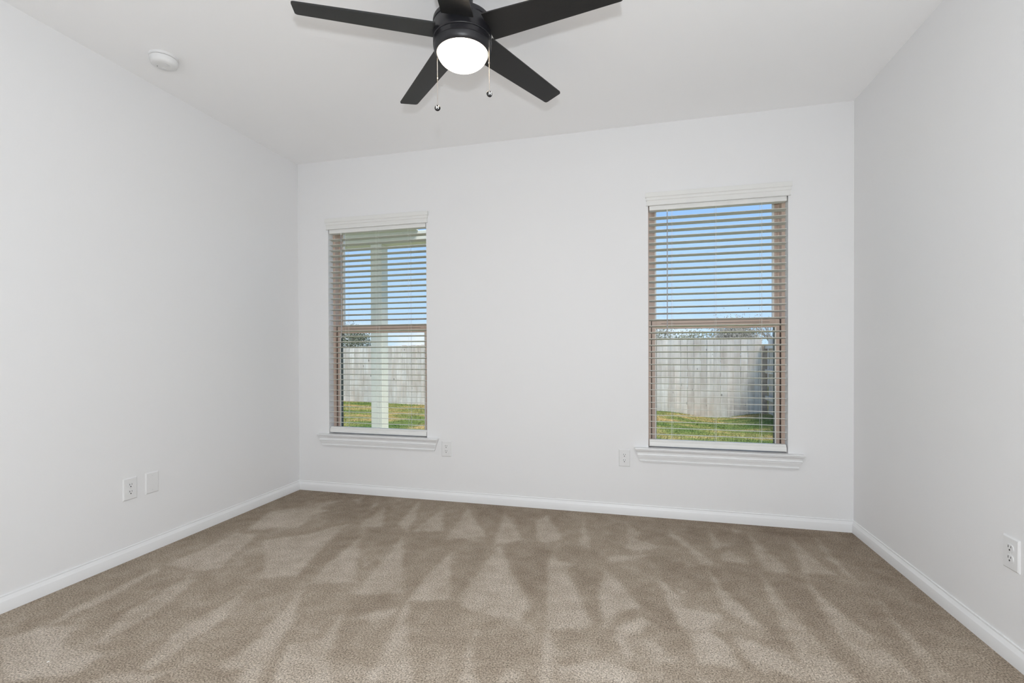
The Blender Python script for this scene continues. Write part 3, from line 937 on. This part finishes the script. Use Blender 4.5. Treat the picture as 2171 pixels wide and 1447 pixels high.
# ------------------------------------------------------------------ smoke detector
root = thing('smoke_detector', 'round white smoke detector on the ceiling near the left wall', 'smoke detector', (0.309, -1.442, ROOM_H))
MB().lathe([(0.0, 0.0), (0.0655, 0.0), (0.0665, -0.003), (0.0660, -0.011), (0.0630, -0.0135), (0.0, -0.0135)], 64, cap=False).build('base_plate', M_PLASTIC, root, smooth=True)
MB().lathe([(0.0610, -0.0135), (0.0610, -0.0155), (0.0, -0.0155)], 64).build('vent_gap', M_SLOT, root, smooth=True)
MB().lathe([(0.0, -0.0155), (0.0635, -0.0155), (0.0640, -0.020), (0.0625, -0.034), (0.0590, -0.043), (0.0520, -0.0480), (0.0300, -0.0500), (0.0, -0.0505)], 64, cap=False).build('dome', M_PLASTIC, root, smooth=True)
g = MB()
for k in range(5):
    g.box(0.012 + 0.0, 0.034, -0.016 + k * 0.005, -0.0135 + k * 0.005, -0.0510, -0.0490)
g.build('sounder_grille', M_SCREW, root)
MB().lathe([(0.0, -0.0520), (0.009, -0.0520), (0.010, -0.0490)], 24, -0.018, 0.018).build('test_button', M_SCREW, root, smooth=True)
MB().lathe([(0.0, -0.0518), (0.0018, -0.0515), (0.002, -0.049)], 12, -0.030, -0.012, cap=False).build('status_light', M_SLOT, root, smooth=True)

# ------------------------------------------------------------------ ceiling fan
FX, FY = 2.0470, -1.5720
root = thing('ceiling_fan', 'black five-blade ceiling fan with a lit round glass lamp', 'ceiling fan', (FX, FY, ROOM_H))


def zz(z):
    return z - ROOM_H


MB().lathe([(0.0, 0.0), (0.066, 0.0), (0.066, -0.03), (0.050, -0.05), (0.044, -0.10), (0.044, zz(2.545)), (0.0, zz(2.545))], 64, cap=False).build('canopy', M_FAN, root, smooth=True)
MB().lathe([(0.0, zz(2.548)), (0.112, zz(2.548)), (0.1215, zz(2.543)), (0.1230, zz(2.536)), (0.1230, zz(2.526)), (0.1205, zz(2.523)), (0.1205, zz(2.521)),
            (0.1225, zz(2.518)), (0.1225, zz(2.463)), (0.1205, zz(2.4605)), (0.0, zz(2.4605))], 96, cap=False).build('motor_housing', M_FAN, root, smooth=True)
MB().lathe([(0.0, zz(2.4590)), (0.1195, zz(2.4590)), (0.1225, zz(2.4565)), (0.1225, zz(2.438)), (0.1205, zz(2.4365)), (0.1205, zz(2.435)), (0.1220, zz(2.4335)),
            (0.1195, zz(2.422)), (0.1150, zz(2.413)), (0.1080, zz(2.407)), (0.1060, zz(2.409)), (0.0, zz(2.409))], 96, cap=False).build('lamp_housing', M_FAN, root, smooth=True)
gp = []
for k in range(17):
    a = math.pi / 2 * k / 16
    gp.append((0.1050 * math.cos(a) ** 1.15, zz(2.4120 - 0.067 * math.sin(a))))
gp[-1] = (0.0, gp[-1][1])
MB().lathe(gp, 96, cap=False).build('glass_globe', M_GLOBE, root, smooth=True, angle=80)

# blades, tapered, with rounded tip corners; pitched
BL_AL = -0.1955
BL_ROOT, BL_TIP, WR, WT = 0.118, 0.660, 0.0655, 0.0492
PH0 = 3.6304


def blade_outline():
    pts = []
    rc = 0.012
    pts.append((BL_ROOT, -WR)); 
    for s in (-1, 1):
        cx, cy = BL_TIP - rc, s * (WT - rc)
        for k in range(7):
            a = (-math.pi / 2 + k * math.pi / 12) if s < 0 else (k * math.pi / 12)
            pts.append((cx + rc * math.cos(a), cy + rc * math.sin(a)))
    pts.append((BL_ROOT, WR))
    return pts


bproto = None
for k in range(5):
    ang = PH0 - k * 2 * math.pi / 5
    if bproto is None:
        m = MB()
        o_ = blade_outline()
        lo = [(x, y, -0.003) for x, y in o_]
        hi = [(x, y, 0.003) for x, y in o_]
        v = m.loft([lo, hi], closed=True)
        m.bm.faces.new(v[0]); m.bm.faces.new(v[1])
        bproto = m.build('blade', M_BLADE, root)
        b = bproto
        m = MB()
        m.box(0.100, 0.150, -0.030, 0.030, 0.003, 0.007, 0.001, 1)
        br = m.build('blade_bracket', M_FAN, b)
    else:
        b = bproto.copy(); col.objects.link(b); b.parent = root
        c = br.copy(); col.objects.link(c); c.parent = b
    b.location = (0, 0, zz(2.492))
    b.rotation_euler = (Matrix.Rotation(ang, 4, 'Z') @ Matrix.Rotation(BL_AL, 4, 'X')).to_euler()


def pull_chain(x, y, ztop, zmid, zbot, side):
    c = MB()
    n = int((ztop - zbot) / 0.0042)
    x0, y0 = x - FX, y - FY
    c.tube([(x0, y0, zz(ztop)), (x0, y0, zz(zbot + 0.012))], 0.0007, 6)
    for i in range(n):
        z = ztop - i * 0.0042
        if z < zbot + 0.012:
            break
        r_ = 0.0013
        c.lathe([(0.0, zz(z + r_)), (r_, zz(z)), (0.0, zz(z - r_))], 6, x0, y0, cap=False)
    c.lathe([(0.0, zz(zmid + 0.005)), (0.0024, zz(zmid + 0.003)), (0.0024, zz(zmid - 0.003)), (0.0, zz(zmid - 0.005))], 10, x0, y0, cap=False)
    co = c.build('pull_chain', M_CHAIN, root, smooth=True)
    f = MB()
    prof = [(0.0128 * math.sin(math.pi * k / 16), 0.0128 * math.cos(math.pi * k / 16)) for k in range(17)]
    prof[0] = (0.0, 0.0128); prof[-1] = (0.0, -0.0128)
    f.lathe(prof, 32, cap=False)
    bmesh.ops.scale(f.bm, vec=(1, 0.55, 1), verts=f.bm.verts)
    fo = f.build('pull_fob', M_FOB, co, smooth=True, angle=60)
    fo.location = (x0, y0, zz(zbot))
    fo.rotation_euler = (0, 0, side)
    h = MB()
    for hx in (-0.0042, 0.0042):
        h.box(hx - 0.0014, hx + 0.0014, -0.0084, -0.0058, -0.0068, 0.0068, 0.0004, 1)
    h.box(-0.0042, 0.0042, -0.0084, -0.0062, -0.0014, 0.0014, 0.0003, 1)
    h.build('fob_letter', M_SILVER, fo)
    return co


pull_chain(1.932, -1.569, 2.420, 2.325, 2.199, 0.25)
pull_chain(2.168, -1.586, 2.466, 2.345, 2.218, 0.75)

# ------------------------------------------------------------------ scrap on the carpet
m = MB()
m.loft([[(-0.006, -0.0015, 0.0), (0.006, 0.0005, 0.0)], [(-0.006, 0.001, 0.0025), (0.006, 0.003, 0.003)], [(-0.005, 0.003, 0.0005), (0.005, 0.0045, 0.001)]])
o = m.build('paper_scrap', M_SCRAP)
o.location = (0.609, -2.174, 0.001)
o.rotation_euler = (0, 0, 0.9)
o.scale = (0.65, 0.65, 0.65)
sm = o.modifiers.new('thick', 'SOLIDIFY'); sm.thickness = 0.0006
tag(o, 'tiny white scrap of paper lying on the carpet near the left wall', 'scrap')

# ------------------------------------------------------------------ outdoors
FENCE_Y = 8.0


def ground_z(x, y):
    z = -0.12 - 0.010 * y
    # a dip in the lawn in front of the fence, and low mounds either side
    z -= 0.16 * math.exp(-((x - 4.5) / 0.72) ** 2) * max(0.0, min(1.0, (y - 3.0) / 5.0))
    z += 0.02 * math.sin(x * 1.3 + 1.6) * max(0.0, min(1.0, (y - 3.0) / 5.0))
    return z


m = MB()
nx, ny = 150, 80
g = [[m.bm.verts.new((-14 + 30 * i / nx, 0.16 + 18 * j / ny, ground_z(-14 + 30 * i / nx, 0.16 + 18 * j / ny))) for i in range(nx + 1)] for j in range(ny + 1)]
for j in range(ny):
    for i in range(nx):
        m.bm.faces.new((g[j][i], g[j][i + 1], g[j + 1][i + 1], g[j + 1][i]))
o = m.build('lawn', M_GRASS, smooth=True, angle=60)
structure(o)

# grass blades near the fence foot and across the visible lawn
rnd = random.Random(4)
m = MB()
for k in range(42000):
    x = rnd.uniform(-5.5, 5.46)
    y = rnd.uniform(3.4, 7.96)
    z = ground_z(x, y)
    h = rnd.uniform(0.012, 0.040)
    a = rnd.uniform(0, math.pi)
    w = 0.004
    dx, dy = w * math.cos(a), w * math.sin(a)
    lx_, ly_ = rnd.uniform(-0.02, 0.02), rnd.uniform(-0.02, 0.02)
    m.bm.faces.new([m.bm.verts.new(p) for p in ((x - dx, y - dy, z), (x + dx, y + dy, z), (x + lx_, y + ly_, z + h))])
o = m.build('grass', M_GRASS)
tag(o, 'patchy green and straw coloured grass covering the yard', 'grass', kind='stuff')

# back fence of upright pickets
fence = thing('wooden_fence', 'grey weathered picket fence across the back of the yard', 'fence', (0.5, FENCE_Y, -0.3))


def rel(x, y, z):
    return (x - 0.5, y - FENCE_Y, z + 0.3)


def fence_top(x):
    if x > 1.0:
        return 1.412
    return 1.412 - 0.020 * (1.0 - x)


x = -7.2
k = 0
while x < 5.38:
    w = 0.1385
    top = fence_top(x) + rnd.uniform(-0.006, 0.006)
    bot = ground_z(x, FENCE_Y) - 0.06
    m = MB()
    m.box(0.0008, w - 0.0008, 0, 0.016, 0, top - bot, 0.002, 1)
    p = m.build('picket', M_FENCE, fence)
    p.location = rel(x, FENCE_Y + rnd.uniform(-0.002, 0.002), bot)
    p.rotation_euler = (rnd.uniform(-0.004, 0.004), rnd.uniform(-0.003, 0.003), 0)
    x += w + 0.0008
    k += 1
x_end = x
for z in (0.02, 0.58, 1.16):
    a = rel(-7.2, FENCE_Y + 0.019, z); b = rel(x_end, FENCE_Y + 0.060, z + 0.085)
    MB().box(a[0], b[0], a[1], b[1], a[2], b[2]).build('fence_rail', M_RAIL, fence)

# side fence seen from its rail side, running from the corner towards the house
side = thing('wooden_fence', 'side fence with brown post and rails at the right of the yard', 'fence', (5.535, 7.93, -0.3))
MB().box(-0.070, 0.040, -0.045, 0.045, 0.0, 1.58, 0.003, 1).build('fence_post', M_RAIL, side)
for z in (0.42, 0.99, 1.52):
    MB().box(-0.02, 0.018, -7.4, 0.03, z - 0.02, z + 0.065, 0.002, 1).build('fence_rail', M_FENCE, side)
y = 0.02
while y > -7.3:
    bot = -0.40
    m = MB()
    m.box(0.0, 0.016, -0.1375, -0.001, 0.0, 1.415 - bot, 0.002, 1)
    p = m.build('picket', M_FENCE, side)
    p.location = (0.060, y, bot + 0.3)
    y -= 0.140

# patio cover: post, beam and ceiling
patio = thing('patio_post', 'square cream patio post standing outside the left window', 'post', (-0.4245, 2.08, -0.2))
MB().box(-0.079, 0.079, -0.079, 0.079, 0.0, 2.727, 0.004, 1).build('post_shaft', M_CREAM, patio)
MB().box(-0.095, 0.095, -0.095, 0.095, 0.0, 0.16, 0.004, 1).build('post_base', M_CREAM, patio)
cover = thing('patio_cover', 'cream patio beam and ceiling above the left window', 'patio cover', (-1.5, 1.1, 2.5))
MB().box(-2.0, 1.80, 0.90, 1.06, 0.027, 0.164, 0.004, 1).build('patio_beam', M_CREAM, cover)
MB().box(-2.0, 1.66, -0.945, 0.90, 0.160, 0.190, 0.002, 1).build('patio_ceiling', M_CREAM, cover)
MB().box(-2.0, 1.66, -0.945, 0.92, 0.190, 0.230).build('patio_roof', M_RAIL, cover)


# trees and shrubs beyond the fence
def grow(mb_, tips, p, d, length, rad, depth, rng, spread):
    q = p + d * length
    mid = (p + q) / 2 + Vector((rng.uniform(-1, 1), rng.uniform(-1, 1), rng.uniform(-1, 1))) * length * 0.06
    mb_.tube([p, mid, q], [rad, rad * 0.85, rad * 0.68], 5 if depth > 2 else 4)
    if depth == 0:
        tips.append(q)
        return
    if depth <= 2:
        tips.append(mid)
    for _ in range(rng.choice((2, 3, 3))):
        nd = (d + Vector((rng.uniform(-1, 1), rng.uniform(-1, 1), rng.uniform(-0.5, 0.9))) * spread).normalized()
        grow(mb_, tips, q, nd, length * rng.uniform(0.62, 0.85), rad * 0.62, depth - 1, rng, spread)


def tree(name, label, loc, height, depth, leaf, leaf_n, leaf_size, leaf_spread, seed, spread=0.65, group=None):
    rng = random.Random(seed)
    root = thing(name, label, 'tree' if 'tree' in name else 'shrub', loc, group=group)
    m = MB(); tips = []
    grow(m, tips, Vector((0, 0, 0)), Vector((0, 0, 1)), height * 0.30, height * 0.022, depth, rng, spread)
    m.build('trunk_and_branches', M_BARK, root)
    if leaf_n:
        f = MB()
        for t in tips:
            for _ in range(leaf_n):
                c = t + Vector((rng.gauss(0, 1), rng.gauss(0, 1), rng.gauss(0, 1))) * leaf_spread
                u = Vector((rng.uniform(-1, 1), rng.uniform(-1, 1), rng.uniform(-1, 1))).normalized()
                w = u.orthogonal().normalized()
                s = leaf_size * rng.uniform(0.6, 1.3)
                f.face([c - u * s, c + w * s * 0.45, c + u * s, c - w * s * 0.45])
        fo = f.build('foliage', leaf, root)
        fo['kind'] = 'stuff'
    return root


G = 'trees and shrubs beyond the fence'
tree('leafy_tree', 'dark leafy tree beyond the fence, seen through the left window', (-7.9, 13.0, -0.4), 2.5, 5, M_LEAF_DARK, 14, 0.032, 0.15, 11, 0.75, G)
tree('sapling_tree', 'thin twiggy treetop just above the fence right of the post', (-4.95, 11.0, -0.3), 1.95, 3, M_LEAF_GREY, 3, 0.03, 0.06, 23, 0.45, G)
tree('bushy_shrub', 'broad grey green shrub above the fence, middle of the right window', (4.85, 12.6, -0.5), 2.34, 5, M_LEAF, 46, 0.036, 0.19, 31, 0.9, G)
tree('bushy_shrub', 'rounded grey green shrub above the fence, right part of the right window', (6.95, 17.2, -0.5), 2.75, 5, M_LEAF_GREY, 46, 0.042, 0.22, 47, 0.9, G)
tree('bushy_shrub', 'sparse pale shrub above the fence, left part of the right window', (3.85, 17.0, -0.5), 2.6, 5, M_LEAF, 16, 0.032, 0.17, 53, 0.7, G)
tree('bare_tree', 'bare branching tree at the right edge of the right window', (7.7, 14.0, -0.5), 2.9, 6, M_LEAF_GREY, 0, 0.03, 0.1, 67, 0.55, G)
